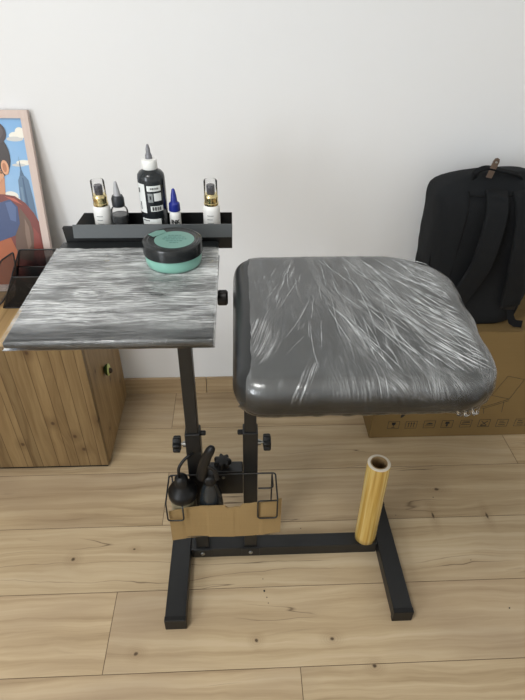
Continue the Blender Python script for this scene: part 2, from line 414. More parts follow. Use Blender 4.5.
for i, px in enumerate(PX):
    s = 1 if i else -1
    b = B(); box(b, px-.017, px+.017, .826, .860, .040, .468)
    po = sp('pole', b, M['metal'], bevel=.0025)
    # mounting flange and bolt on the crossbar
    b = B(); box(b, px-.024, px+.024, .8200, .8222, .006, .038); sp('mounting_plate', b, M['metal'], po, bevel=.001)
    b = B(); lathe(b, [(.0055, 0), (.0055, .0025), (.004, .004), (.0015, .0045)], 16, Matrix.Translation((px, .8200, .024)) @ Matrix.Rotation(PI/2, 4, 'X'))
    lab(sp('bolt', b, M['steel'], po, smooth=True, angle=40), 'zinc-plated bolt head')
    b = B(); box(b, px-.0135, px+.0135, .8295, .8565, .44, .80 if i == 0 else .795)
    sp('inner_tube', b, M['metal'], po, bevel=.002)
    # small clamp screw on the inner side, large star knob outside
    b = B(); lathe(b, [(.006, 0), (.006, .010), (.004, .012)], 14, Matrix.Translation((px-s*.017, .842, .458)) @ Matrix.Rotation(-s*PI/2, 4, 'Y'))
    sp('clamp_screw', b, M['plastic'], po, smooth=True, angle=40)
    Mx = Matrix.Translation((px+s*.017, .842, .424)) @ Matrix.Rotation(s*PI/2, 4, 'Y')
    b = B(); lathe(b, [(.007, 0), (.007, .007), (.0035, .007), (.0035, .016)], 16, Mx)
    sp('threaded_stem', b, M['steel'], po, smooth=True, angle=40)
    b = B(); n = 72; pr = []
    for z, k in ((.012, .6), (.013, .95), (.016, 1), (.026, 1), (.029, .93), (.030, .7)):
        pr.append([b.verts.new(Mx @ Vector((k*(.0175+.0025*math.cos(6*2*PI*j/n))*math.cos(2*PI*j/n), k*(.0175+.0025*math.cos(6*2*PI*j/n))*math.sin(2*PI*j/n), z))) for j in range(n)])
    for A_, B_ in zip(pr, pr[1:]):
        for j in range(n): b.faces.new((A_[j], A_[(j+1) % n], B_[(j+1) % n], B_[j]))
    b.faces.new(pr[0][::-1]); b.faces.new(pr[-1])
    sp('clamp_knob', b, M['plastic'], po, smooth=True, angle=45)
# bridge between the poles with its star knob
b = B(); box(b, -.0915, .002, .826, .858, .262, .345); br = sp('bridge_bracket', b, M['metal'], bevel=.003)
b = B(); lathe(b, [(.004, 0), (.004, .002), (.002, .003)], 14, Matrix.Translation((-.045, .826, .325)) @ Matrix.Rotation(PI/2, 4, 'X')); lab(sp('bolt', b, M['steel'], br, smooth=True, angle=40), 'small zinc bolt head')
b = B(); n = 72; pr = []; Mx = Matrix.Translation((-.046, .842, .345))
for z, k in ((0, .35), (.008, .35), (.008, .9), (.011, 1), (.02, 1), (.024, .9), (.025, .6)):
    pr.append([b.verts.new(Mx @ Vector((k*(.018+.0035*math.cos(7*2*PI*j/n))*math.cos(2*PI*j/n), k*(.018+.0035*math.cos(7*2*PI*j/n))*math.sin(2*PI*j/n), z))) for j in range(n)])
for A_, B_ in zip(pr, pr[1:]):
    for j in range(n): b.faces.new((A_[j], A_[(j+1) % n], B_[(j+1) % n], B_[j]))
b.faces.new(pr[0][::-1]); b.faces.new(pr[-1])
sp('bridge_knob', b, M['plastic'], br, smooth=True, angle=45)

# ---- side table board
PZ = .840; X0, X1, Y0, Y1 = -.361, -.0415, .662, 1.018
b = B(); box(b, X0, X1, Y0, Y1, PZ-.012, PZ); pl = sp('table_board', b, M['board'], bevel=.004, seg=3)
b = B(); box(b, -.30, -.055, .80, .85, PZ-.03, PZ-.017); box(b, -.14, -.075, .79, .885, PZ-.033, PZ-.0165); sp('board_bracket', b, M['metal'], pl, bevel=.002)
b = B(); lathe(b, [(.004, -.02), (.004, .018), (.013, .018), (.0145, .021), (.0145, .034), (.011, .037)], 28, Matrix.Translation((-.0585, .845, .806)) @ Matrix.Rotation(PI/2, 4, 'Y')); sp('board_knob', b, M['plastic'], pl, smooth=True, angle=40)
# film wrapped round the board: gathered, ragged at both ends
b = B(); nx, ny = 110, 110; fy0, fy1 = Y0-.0025, .982
def filmz(x, y, k):
    return .0009+.0012*abs(noise.noise(Vector((x*14, y*70, k))))
def P_(u, v):      # u across x, v round the board: 0..1 top, 1..2 front and below
    return None
prof = []          # (y, z, normal) loop: underside back -> front -> top back
m_ = 60
for i in range(18): prof.append((fy1-(fy1-fy0)*i/18*1.0, PZ-.0145, (0, -1)))
for i in range(7):
    a = PI*(1.5-.0)-(i/6)*PI/2*2  # round the front edge
    prof.append((Y0+.002+.0045*math.cos(-PI/2-(i/6)*PI), PZ-.006+.0085*math.sin(-PI/2-(i/6)*PI), (math.cos(-PI/2-(i/6)*PI), math.sin(-PI/2-(i/6)*PI))))
for i in range(1, m_): prof.append((fy0+.006+(fy1-fy0-.006)*i/(m_-1), PZ+.0012, (0, 1)))
rows = []
for (yy, zz, nn) in prof:
    r_ = []
    for i in range(nx+1):
        x = X0-.0022+(X1-X0+.0044)*i/nx
        w = noise.noise(Vector((x*9, yy*95, 1.7))); w2 = noise.noise(Vector((x*30, yy*30, 7.7)))
        d = .0007+.0009*abs(w)+.0004*w2
        yb = yy
        if yy > fy1-.02 and nn[1] > 0: yb = yy + .007*noise.noise(Vector((x*25, 3, 0)))+.004*noise.noise(Vector((x*90, 8, 0)))
        ex = 0
        if i in (0, nx): ex = .001*noise.noise(Vector((yy*60, i, 4)))
        r_.append(b.verts.new((x+ex, yb+nn[0]*d, zz+nn[1]*d)))
    rows.append(r_)
for A_, B_ in zip(rows, rows[1:]):
    for i in range(nx): b.faces.new((A_[i], A_[i+1], B_[i+1], B_[i]))
lab(sp('stretch_film', b, M['film_plate'], pl, smooth=True), 'crinkled clear stretch film wrapped round the board')

# ---- bottle rack along the rear edge
b = B()
prism(b, [(-.352, .822), (-.0135, .822), (-.0135, .873), (-.353, .873), (-.3565, .869)], .003, Matrix.Translation((0, 1.0195, 0)))
rk = sp('bottle_rack', b, M['metal'], bevel=.0008)
b = B(); box(b, -.340, -.0135, 1.0228, 1.092, .8325, .8345); sp('rack_shelf', b, M['metal'], rk)
b = B(); prism(b, [(-.340, .8345), (-.0135, .8345), (-.0135, .872), (-.328, .872), (-.350, .846), (-.350, .8345)], .002, Matrix.Translation((0, 1.090, 0))); sp('rack_back', b, M['metal'], rk)
b = B(); prism(b, [(-.3335, .852), (-.0132, .852), (-.0132, .877), (-.3335, .877)], .002, Matrix.Translation((0, 1.0085, 0)))
for v in b.verts:
    if v.co.z > .87: v.co.y += .0075
lab(sp('rack_lip', b, M['metal_lit'], rk), 'front lip of the rack, lighter grey from light painted in')

# ---- padded armrest
AX, AY = .178, .722            # centre in plan
HX, HY, RC = .187, .196, .055   # half sizes, corner radius
RCS = (.105, .045, .045, .060)   # rear right, rear left, front left, front right
def _outline():
    pts = []
    cs = [(HX-RCS[0], HY-RCS[0], RCS[0], 0), (-HX+RCS[1], HY-RCS[1], RCS[1], PI/2), (-HX+RCS[2], -HY+RCS[2], RCS[2], PI), (HX-RCS[3], -HY+RCS[3], RCS[3], 1.5*PI)]
    for cx, cy, r, a0 in cs:
        for k in range(25):
            a = a0+PI/2*k/24; pts.append(Vector((cx+r*math.cos(a), cy+r*math.sin(a))))
    for p in pts:
        if p.x > 0: p.x += .020*math.exp(-((p.y-.04)/.13)**2)*min(1, p.x/HX)-.006*max(0, -p.y/HY)
    # resample evenly
    pts.append(pts[0].copy()); d = [0]
    fine = []
    for a, b2 in zip(pts, pts[1:]):
        for k in range(8):
            t_ = k/8; q = a.lerp(b2, t_)
            if a.x > .1 and b2.x > .1 and (a-b2).length > .02: q.x = q.x+0
            fine.append(q)
    # bulge the long straight right side too
    for q in fine:
        pass
    return fine
_O = _outline(); _D = [0]
for a_, b_ in zip(_O, _O[1:]+_O[:1]): _D.append(_D[-1]+(a_-b_).length)
import bisect
def plan(tt, grow=0):
    """point and outward normal on the cushion outline, tt in 0..1"""
    s_ = (tt % 1)*_D[-1]; k = min(len(_O)-1, bisect.bisect_right(_D, s_)-1)
    a = _O[k]; c = _O[(k+1) % len(_O)]; L_ = (c-a).length or 1; p = a.lerp(c, (s_-_D[k])/L_)
    q0 = _O[(k-4) % len(_O)]; q1 = _O[(k+5) % len(_O)]; t_ = (q1-q0).normalized()
    return p, Vector((t_.y, -t_.x))
def crown(p): return .010*(1-(p.x/HX)**2*.6)*(1-(p.y/HY)**2*.7)
ZB, ZE = .803, .838
def cush_rows(NT_, off=0, bottom=True):
    """rows of (pos, normal2d/up) from the underside centre outwards, up and over"""
    rows = []
    def ring(ins, z, up, sc=None, nn=None):
        r = []
        for i in range(NT_):
            p, n = plan(i/NT_)
            q = p-n*ins if sc is None else (p-n*ins)*sc
            zz = z
            if sc is not None: zz = z+crown(q)
            elif up > .2: zz = z+crown(q)*min(1, max(0, (up-.2)*1.25))
            N = Vector((n.x*(1-abs(up)), n.y*(1-abs(up)), up)); N.normalize()
            r.append(Vector((q.x, q.y, zz))+N*off)
        rows.append(r)
    if bottom:
        for s_ in (.25, .6, .9): ring(.012, ZB, -1, None) if False else rows.append([Vector(((plan(i/NT_)[0].x)*s_, plan(i/NT_)[0].y*s_, ZB-off)) for i in range(NT_)])
    for i in range(5):
        a = -PI/2+i/4*PI/2; ring(.010*(1-math.cos(a)), ZB+.010+.010*math.sin(a), math.sin(a) if i < 4 else 0)
    for k in (.25, .5, .75): ring(-.0025*math.sin(k*PI), ZB+.010+(.024)*k, -.12*(1-k))
    for i in range(1, 13):
        a = i/12*PI/2; ring(.023*(1-math.cos(a)), ZB+.034+.018*math.sin(a), math.sin(a))
    K = 26
    for i in range(1, K):
        s_ = 1-i/K
        r = []
        for j in range(NT_):
            p, n = plan(j/NT_); e = p-n*.023; q = e*s_
            r.append(Vector((q.x, q.y, ZB+.052+crown(q)+off)))
        rows.append(r)
    return rows
def build_rows(bm, rows, keep=None, closed=True, cx=AX, cy=AY):
    V = [[bm.verts.new((p.x+cx, p.y+cy, p.z)) for p in r] for r in rows]
    n = len(rows[0])
    for A_, B_ in zip(V, V[1:]):
        for j in range(n):
            q = (A_[j], A_[(j+1) % n], B_[(j+1) % n], B_[j])
            if keep is None or any(v.co.x > keep(v.co) for v in q): bm.faces.new(q)
    if closed:
        if keep is None: bm.faces.new(V[0][::-1])
        bm.faces.new(V[-1])
    bmesh.ops.delete(bm, geom=[v for v in bm.verts if not v.link_faces], context='VERTS')
    if keep is not None:
        for v in bm.verts: v.co.x = max(v.co.x, keep(v.co))
    return V
b = B(); build_rows(b, cush_rows(160)); cu = sp('cushion', b, M['vinyl'], smooth=True, angle=60)
b = B(); box(b, .005, .14, .80, .885, .796, .8025); box(b, .10, .32, .82, .86, .790, .8025); sp('cushion_bracket', b, M['metal'], cu, bevel=.002)
b = B()
rw = cush_rows(260, .0016)
for r in rw:
    for p in r:
        w = noise.noise(Vector((p.x*60, p.y*12, p.z*40)))
        side = 1 if p.z < ZB+.03 else .25
        d = Vector((p.x, p.y, 0)).normalized()
        p += d*(.0022*abs(w)*side+(.0035*abs(noise.noise(Vector((p.x*35, p.y*35, 5)))) if p.z < ZB+.012 else 0))
        p.z += .0006*abs(noise.noise(Vector((p.x*80, p.y*14, 1))))
        if p.z < ZB+.004: p.z -= .004*abs(noise.noise(Vector((p.x*50, p.y*50, 9))))
        if p.x > HX-.02: p.x += .004+.003*noise.noise(Vector((p.y*20, p.z*20, 2)))
def keepf(c):
    lim = .016+.005*noise.noise(Vector((c.y*14, c.z*14, 0)))+.002*noise.noise(Vector((c.y*70, 3, 0)))
    if c.y < .58: lim -= (.58-c.y)*.22
    if c.z < ZB+.02: lim -= .012
    return lim
build_rows(b, rw, keepf)
# loose corner of film standing off the rear right, and a gathered tail under the front right corner
AXX = 0
pts = [(.350, .855, .838), (.376, .825, .836), (.390, .808, .840), (.368, .79, .834)]
vv = [b.verts.new(p) for p in pts]; c_ = b.verts.new((.360, .820, .843)); [b.faces.new((vv[i], vv[i+1], c_)) for i in range(3)]
for k in range(3):
    x = .300+.011*k; tube(b, [(x, .532, .812), (x+.004, .527, .802-.003*(k % 2)), (x+.010, .530, .797+.002*(k % 3)), (x+.016, .54, .803)], [.001, .0028, .0022, .001], 7)
lab(sp('stretch_film', b, M['film_cushion'], cu, smooth=True), 'crinkled clear stretch film over the armrest')
# gathered folds of the film: fine ridges lying on the cushion
def top_z(x, y):
    p = Vector((x-AX, y-AY)); dx = HX-abs(p.x); dy = HY-abs(p.y)
    e = max(0, 1-max(0, min(dx, dy))/.023); e = min(1, e)
    return ZB+.034+.018*math.sqrt(max(0, 1-e*e))+crown(p)*(1 if e < 1 else 0)
b = B(); rnd = random.Random(4)
for k in range(200):
    u = rnd.random()
    x = .04+.31*u**.42; y = rnd.uniform(.58, .90)
    ang = math.radians(rnd.gauss(-16 if x < .13 else 4+38*(x-.13)/.2, 10)); ln = rnd.uniform(.03, .14)
    cur = rnd.uniform(-1.5, 1.5); pts = []
    dx, dy = math.sin(ang), -math.cos(ang)
    for i in range(12):
        if not (.03 < x < .352 and .552 < y < .907): break
        pts.append((x, y, top_z(x, y)+.0024))
        ang += cur*ln/12+rnd.uniform(-.05, .05); dx, dy = math.sin(ang), -math.cos(ang)
        x += dx*ln/11; y += dy*ln/11
    if len(pts) > 4:
        r0 = rnd.uniform(.00014, .00030); tube(b, pts, [r0*math.sin(PI*(i+.5)/len(pts))+.00008 for i in range(len(pts))], 5)
M['crease'] = None
t = NT('film_crease'); tr = t.n('ShaderNodeBsdfTransparent').outputs[0]; p_ = t.pbr((.8, .82, .82), .25, 0, .6)
mx = t.n('ShaderNodeMixShader'); t.set(mx.inputs[0], t.ramp(t.noise(t.coord(), 60, 2), [(.3, .25), (.65, .9)])); t.t.links.new(tr, mx.inputs[1]); t.t.links.new(p_, mx.inputs[2]); M['crease'] = t.done(mx.outputs[0])
fo = sp('film_folds', b, M['crease'], cu, smooth=True); fo['kind'] = 'stuff'

# ---- wire bottle holder
Z1 = .343; XA, XB = -.164, .070; YF, YK = .742, .820
b = B(); W = .0019
def wire(pts, closed=False): tube(b, round_path(pts, .008, closed), W, 8, closed)
wire([(XA+.03, YF, Z1-.012), (XA+.03, YF-.001, Z1-.062), (XA-.006, YF-.001, Z1-.062), (XA-.006, YF, Z1-.008), (XA-.006, YF+.0, Z1), (XA-.006, YK, Z1), (XB+.008, YK, Z1), (XB+.008, YF, Z1), (XB+.008, YF, Z1-.012), (XB+.008, YF-.001, Z1-.062), (XB-.036, YF-.001, Z1-.062), (XB-.036, YF, Z1-.001), (XB+.006, YF, Z1-.001)])
wire([(XA, YK, Z1), (XA, YK, Z1-.135), (XA+.004, YF+.01, Z1-.139), (XB-.004, YF+.01, Z1-.139), (XB, YK, Z1-.135), (XB, YK, Z1-.001), (XB, .778, Z1-.002), (XB-.034, .778, Z1-.002)])
wire([(XA, YK, Z1-.135), (XB, YK, Z1-.135)])
for x in (-.11, -.05, .01): wire([(x, YF+.01, Z1-.139), (x, YK, Z1-.135)])
wire([(-.045, YK, Z1), (-.045, .8255, Z1-.004)])
wh = sp('wire_holder', b, M['metal'], smooth=True)

# ------------------------------------------------------------------ cardboard strip in the holder
b = B(); nxx = 46; rows = []
xs0, xs1 = -.168, .088
def ztop(x): return .302+.034*(x-xs0)/(xs1-xs0)+.0016*noise.noise(Vector((x*90, 0, 0)))+.001*noise.noise(Vector((x*300, 4, 0)))+(-.008 if -.035 < x < -.005 else 0)
def zbot(x): return .197+.019*(x-xs0)/(xs1-xs0)
def yy_(x): return .7475+.0035*math.sin((x-xs0)*26)+(.001 if int((x+.2)/.06) % 2 else 0)
for side in (0, .0038):
    rr = []
    for i in range(nxx+1):
        x = xs0+(xs1-xs0)*i/nxx; rr.append([b.verts.new((x, yy_(x)+side+.002*(j-2)/4, zbot(x)+(ztop(x)-zbot(x))*j/4)) for j in range(5)])
    rows.append(rr)
F_, K_ = rows
for i in range(nxx):
    for j in range(4):
        b.faces.new((F_[i][j], F_[i+1][j], F_[i+1][j+1], F_[i][j+1])); b.faces.new((K_[i][j], K_[i][j+1], K_[i+1][j+1], K_[i+1][j]))
    b.faces.new((F_[i][4], F_[i+1][4], K_[i+1][4], K_[i][4])); b.faces.new((F_[i][0], K_[i][0], K_[i+1][0], F_[i+1][0]))
for j in range(4):
    b.faces.new((F_[0][j], F_[0][j+1], K_[0][j+1], K_[0][j])); b.faces.new((F_[-1][j], K_[-1][j], K_[-1][j+1], F_[-1][j+1]))
ocs = obj('cardboard_strip', b, M['card2']); tag(ocs, 'torn strip of brown cardboard tucked across the front of the wire holder', 'cardboard')

# ------------------------------------------------------------------ bottles in the wire holder
ZBK = .2075
wb = thing('squeeze_bottle', 'round black squeeze bottle with a bent tube at the left of the wire holder', 'bottle', (-.137, .786, ZBK))
b = B(); lathe(b, [(.024, 0), (.028, .003), (.029, .01), (.0295, .094), (.0305, .109)], 40); lab(obj('body', b, M['liquid'], wb, smooth=True, angle=50), 'see-through lower body with murky liquid')
b = B(); lathe(b, [(.0310, .108), (.0330, .110), (.0335, .124), (.0310, .130), (.0165, .143), (.0155, .150), (.0150, .166), (.011, .172), (.006, .174)], 40); obj('cap', b, M['plastic'], wb, smooth=True, angle=50)
b = B(); pth = round_path([(-.003, -.003, .172), (-.004, -.001, .200), (.010, .010, .217), (.030, .022, .223)], .02, k=8); tube(b, pth, .0036, 10); obj('bent_tube', b, M['plastic'], wb, smooth=True)
sb = thing('spray_bottle', 'black spray bottle with raised tilted head standing between the two poles', 'bottle', (-.073, .783, ZBK))
b = B(); lathe(b, [(.024, 0), (.027, .003), (.028, .012), (.028, .08), (.025, .11), (.019, .135), (.0135, .150), (.013, .165)], 36); obj('body', b, M['ink'], sb, smooth=True, angle=50)
b = B(); lathe(b, [(.0145, .155), (.0155, .158), (.0155, .176), (.012, .18)], 24); obj('collar', b, M['plastic'], sb, smooth=True, angle=50)
b = B(); tube(b, [(-.018, -.002, .168), (-.017, -.003, .178), (-.014, -.004, .197), (-.009, -.008, .225), (-.001, -.012, .253), (.006, -.015, .272), (.010, -.0165, .281), (.0125, -.0175, .286)], [.008, .0125, .0125, .0115, .0105, .0100, .0080, .0035], 20)
obj('spray_head', b, M['plastic'], sb, smooth=True, angle=60)
b = B(); tube(b, round_path([(-.012, -.010, .225), (.014, -.018, .215), (.018, -.020, .185)], .01), 1, 12, flat=(.009, .005), up=(0, -1, 0)); obj('trigger', b, M['plastic'], sb, smooth=True, angle=60)

# ------------------------------------------------------------------ film roll
ro = thing('cling_film_roll', 'upright roll of yellowish cling film standing on the right end of the base', 'roll', (.334, .846, .0406), 0)
ro.rotation_euler = (math.radians(-.8), math.radians(-.4), 0)
b = B(); n = 56; pr = [(.0275, 0), (.0285, .001), (.0292, .02), (.0286, .10), (.0290, .2), (.0284, .291), (.0275, .2925), (.0205, .2925)]
lathe(b, pr, n, cap=False); lathe(b, [(.0275, 0), (.0205, 0)], n, cap=False)
obj('film_winding', b, M['roll'], ro, smooth=True, angle=50)
b = B(); lathe(b, [(.0205, 0.0), (.0205, .2945), (.0185, .2945), (.0185, 0.0), (.0205, 0.0)], n, cap=False); lab(obj('paper_core', b, M['core'], ro, smooth=True, angle=50), 'hollow brown paper core')
b = B(); lathe(b, [(.0207, .2926), (.0278, .2922), (.0279, .2926), (.0277, .2934), (.0207, .2936)], n, cap=False); lab(obj('film_edge', b, M['core_rim'], ro, smooth=True), 'whitish end face of the wound film')

# ------------------------------------------------------------------ jar of butter on the board
jr = thing('cream_jar', 'low round turquoise jar with a black lid standing on the wrapped side table', 'jar', (-.1235, .918, PZ+.0032))
b = B(); lathe(b, [(.047, 0), (.0505, .002), (.0525, .008), (.0535, .024), (.0525, .026)], 72); obj('pot', b, M['teal'], jr, smooth=True, angle=50)
b = B(); lathe(b, [(.0535, .0235), (.0555, .0245), (.0555, .044), (.0545, .0465), (.052, .0475), (.0505, .0468), (.049, .0475), (.047, .0468), (.045, .0475), (.043, .0468), (.0, .0468)], 72, cap=False)
ld = obj('lid', b, M['lid'], jr, smooth=True, angle=35)
b = B(); lathe(b, [(.0, .0472), (.037, .0472), (.037, .0469)], 64, Matrix.Translation((.004, -.002, 0)), cap=False)
lb = lab(obj('lid_label', b, M['teal_label'], ld), 'turquoise round label with dark print')
b = B()
pv = [(-.047, .020), (-.034, .036), (-.020, .040), (-.014, .030), (-.026, .016), (-.036, .008)]
f = b.faces.new([b.verts.new((x, y, .0479)) for x, y in pv]); r = bmesh.ops.extrude_face_region(b, geom=[f]); bmesh.ops.translate(b, verts=[v for v in r['geom'] if isinstance(v, bmesh.types.BMVert)], vec=(0, 0, -.0004))
obj('seal_tab', b, M['teal_label'], ld)
b = B()
for i in range(5):
    w = (.026, .040, .044, .030, .016)[i]; yv = .016-.008*i; x = -w/2
    while x < w/2:
        l = random.uniform(.003, .008); box(b, x+.004, min(x+l, w/2)+.004, yv-.0012, yv+.0012, .0472, .0475); x += l+.0015
obj('label_print', b, M['teal_print'], ld)

# ------------------------------------------------------------------ bottles in the rack
ZS = .8348
def pump(name, x, y, label, grp):
    t_ = thing(name, label, 'bottle', (x, y, ZS), 0, grp)
    b = B(); lathe(b, [(.0165, 0), (.0178, .002), (.0178, .056), (.0168, .062), (.0145, .066), (.0125, .067)], 36); obj('body', b, M['white'], t_, smooth=True, angle=50)
    b = B(); lathe(b, [(.0148, .0665), (.0152, .068), (.0152, .071), (.0142, .072), (.0142, .080), (.0148, .082), (.0142, .086), (.0118, .090), (.006, .091)], 36); lab(obj('collar', b, M['gold'], t_, smooth=True, angle=30), 'shiny gold collar')
    b = B(); lathe(b, [(.0075, .090), (.0085, .0915), (.0085, .1065), (.0078, .108)], 24); box(b, -.003, .003, -.012, -.006, .100, .105); obj('pump_button', b, M['smoke'], t_, smooth=True, angle=40)
    b = B(); lathe(b, [(.0138, .084), (.0138, .116), (.0128, .1175), (.0, .1175)], 32, cap=False)
    lab(obj('overcap', b, M['clear'], t_, smooth=True, angle=40), 'transparent overcap')
    b = B()
    for i in range(4): patch(b, .01795, -.5, .25-.1*(i % 2), .047-.008*i, .0485-.008*i, 8)
    obj('label_print', b, M['label_grey'], t_)
    return t_
pump('pump_bottle', -.2815, 1.062, 'white pump bottle with gold collar at the left end of the rack', 'white pump bottles')
p2 = pump('pump_bottle.001', -.0555, 1.062, 'white pump bottle with gold collar at the right end of the rack', 'white pump bottles')

t_ = thing('dropper_bottle', 'small clear bottle half full of black ink with grey nozzle, second from left', 'bottle', (-.246, 1.062, ZS))
b = B(); lathe(b, [(.0, .001), (.0165, .001), (.0178, .003), (.0178, .052), (.0165, .058), (.0125, .063), (.0095, .065)], 36, cap=False); lab(obj('body', b, M['clear'], t_, smooth=True, angle=50), 'clear bottle wall')
b = B(); lathe(b, [(.0155, .002), (.017, .004), (.017, .047), (.0, .047)], 36, cap=False); lab(obj('ink_fill', b, M['ink'], t_, smooth=True, angle=40), 'black ink inside')
b = B(); lathe(b, [(.0120, .064), (.0128, .066), (.0128, .080), (.0105, .086), (.006, .0865)], 28); obj('cap', b, M['blackcap'], t_, smooth=True, angle=40)
b = B(); lathe(b, [(.0072, .086), (.006, .096), (.0035, .110), (.0022, .1145), (.001, .115)], 24); lab(obj('nozzle', b, M['frost'], t_, smooth=True, angle=50), 'grey translucent nozzle')

t_ = thing('ink_bottle', 'tall black tattoo ink bottle with white labels and white cap, the tallest in the rack', 'bottle', (-.1735, 1.062, ZS))
R_ = .0272
b = B(); lathe(b, [(.025, 0), (.0272, .002), (.0272, .122), (.0262, .130), (.0225, .135), (.016, .139), (.0145, .141)], 48); obj('body', b, M['ink'], t_, smooth=True, angle=50)
b = B(); lathe(b, [(.0150, .141), (.0158, .1425), (.0152, .156), (.0140, .1585), (.007, .160)], 40); lab(obj('cap', b, M['white'], t_, smooth=True, angle=40), 'white screw cap')
b = B(); lathe(b, [(.0068, .159), (.0066, .166), (.0045, .171), (.0042, .178), (.0022, .186), (.001, .187)], 24); lab(obj('nozzle', b, M['nozzle'], t_, smooth=True, angle=40), 'ink-stained grey nozzle')
b = B(); patch(b, R_+.0003, -1.15, -.42, .058, .117); patch(b, R_+.0003, -.25, .80, .103, .114); patch(b, R_+.0003, .22, .78, .083, .099); patch(b, R_+.0003, -.10, .86, .062, .073); patch(b, R_+.0003, -.95, .60, .010, .046)
obj('label', b, M['label'], t_)
b = B(); patch(b, R_+.0003, -.22, .14, .081, .099); obj('label_emblem', b, M['label_grey'], t_)
b = B()
x = -.02
for k in range(16):
    a = .02+.045*k
    if k % 4 != 3: patch(b, R_+.0006, a, a+random.choice((.02, .03, .04)), .0635, .0715, 2)
obj('barcode', b, M['print'], t_); b = B()
for k in range(9): patch(b, R_+.0006, .0+.07*k, .0+.07*k+random.uniform(.03, .06), .1065, .1105, 2)
obj('label_heading', b, M['print'], t_); b = B()
for k in range(8): patch(b, R_+.0006, -.85+.075*k, -.85+.075*k+.05, .041, .0435, 2)
for k in range(12): patch(b, R_+.0006, -.80+.10*k, -.80+.10*k+.05, .028+.002*(k % 3), .029+.002*(k % 3), 2)
obj('label_lettering', b, M['print'], t_); b = B()
patch(b, R_+.0006, -1.05, -.9, .098, .108, 3); patch(b, R_+.0006, -.95, -.85, .064, .080, 3)
patch(b, R_+.0006, -.10, .02, .087, .094, 3)
obj('label_print', b, M['print'], t_)

t_ = thing('glue_bottle', 'small white bottle with pointed blue cap beside the tall black bottle', 'bottle', (-.1315, 1.060, ZS))
b = B(); lathe(b, [(.0105, 0), (.0118, .002), (.0118, .046), (.0112, .052), (.009, .055)], 32); obj('body', b, M['white'], t_, smooth=True, angle=50)
b = B(); lathe(b, [(.0115, .055), (.0120, .056), (.0112, .070), (.0072, .074), (.0055, .088), (.0032, .099), (.001, .101)], 28); lab(obj('cap', b, M['blue'], t_, smooth=True, angle=35), 'pointed blue cap')
b = text_bm('INK', .011, bold=.0006); wrap(b, .0121, 0.05, .0335); obj('lettering', b, M['print'], t_)

# ------------------------------------------------------------------ cabinet
CX0, CX1, CY0, CY1, CZ = -1.16, -.424, 1.150, WY-.016, .500
cab = thing('oak_cabinet', 'low oak-look cabinet with vertical boards standing against the wall at left', 'cabinet', (-.79, 1.32, 0))
def cp(name, bm, mat, par=None, **k):
    bmesh.ops.translate(bm, verts=bm.verts[:], vec=(.79, -1.32, 0)); return obj(name, bm, mat, par or cab, **k)
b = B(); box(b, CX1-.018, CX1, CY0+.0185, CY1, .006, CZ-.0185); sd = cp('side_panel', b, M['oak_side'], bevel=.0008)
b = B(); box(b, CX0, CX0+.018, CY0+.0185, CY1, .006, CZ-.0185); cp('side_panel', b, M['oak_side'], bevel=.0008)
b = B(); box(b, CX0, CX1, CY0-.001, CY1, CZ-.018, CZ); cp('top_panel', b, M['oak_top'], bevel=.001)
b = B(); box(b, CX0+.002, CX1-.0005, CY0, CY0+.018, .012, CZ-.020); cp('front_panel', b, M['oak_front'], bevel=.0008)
b = B(); box(b, CX0+.019, CX1-.019, CY0+.02, CY1-.005, .006, .024); box(b, CX0+.019, CX1-.019, CY1-.006, CY1, .024, CZ-.02); cp('carcass', b, M['oak_side'])
b = B(); box(b, CX0+.01, CX1-.004, CY0+.006, CY1-.02, 0, .0075); lab(cp('gap_strip', b, M['plastic']), 'thin black strip in place of the shaded gap underneath')  # black strip put where the gap under the cabinet lies in shade
# avocado knob
b = B(); Mx = Matrix.Translation((CX1+.0005, 1.30, .279)) @ Matrix.Rotation(PI/2, 4, 'Y')
def egg(v, k=1): return v
vs = lathe(b, [(.010, 0), (.010, .002), (.0155, .004), (.0185, .009), (.0190, .0125)], 36)
def avo(vs):
    for v in vs:
        x, y = v.co.x, v.co.y; v.co.x = x*(1.18 if x < 0 else 1.0); v.co.y = y*(.92 if x > 0 else .92-.18*min(1, -x/.02))
        v.co = Mx @ v.co
avo(vs); kn = cp('avocado_knob', b, M['skin_green'], sd, smooth=True, angle=50); lab(kn, 'knob shaped like half an avocado')
b = B(); vs = lathe(b, [(.0190, .0126), (.0192, .0135), (.017, .0155), (.0, .0158)], 36, cap=False); vs2 = lathe(b, [(.0095, .0156), (.0090, .019), (.007, .0225), (.0035, .0245), (.0, .025)], 28, cap=False)
for v in vs2: v.co.x += .003
avo(vs+vs2)
o = cp('avocado_cut_face', b, [M['flesh'], M['pit']], sd, smooth=True, angle=50)
for p in o.data.polygons[36*3:]: p.material_index = 1
lab(o, 'pale green cut face with brown stone')

# ------------------------------------------------------------------ desk organiser of black mesh
og = thing('mesh_organizer', 'black wire-mesh desk organizer standing on the oak cabinet', 'organizer', (-.60, 1.36, CZ+.0005))
def quad(bm, pts, th=.0012):
    vs = [bm.verts.new(p) for p in pts]; f = bm.faces.new(vs); f.normal_update(); n = f.normal.copy()
    r = bmesh.ops.extrude_face_region(bm, geom=[f]); bmesh.ops.translate(bm, verts=[v for v in r['geom'] if isinstance(v, bmesh.types.BMVert)], vec=n*th)
OX, OY, OZ = -.60, 1.36, CZ+.0005
def W(x, y, z): return (x-OX, y-OY, z-OZ)
xr = -.47
F0, F1 = W(-.674, 1.312, OZ+.001), W(xr, 1.312, OZ+.001); T0, T1 = W(-.622, 1.305, .604), W(xr, 1.305, .604)
K0, K1 = W(-.660, 1.385, OZ+.001), W(xr, 1.385, OZ+.001); R0, R1 = W(-.618, 1.390, .645), W(xr, 1.390, .645)
D0, D1 = W(-.655, 1.350, OZ+.001), W(xr, 1.350, OZ+.001); E0, E1 = W(-.620, 1.350, .612), W(xr, 1.350, .612)
b = B()
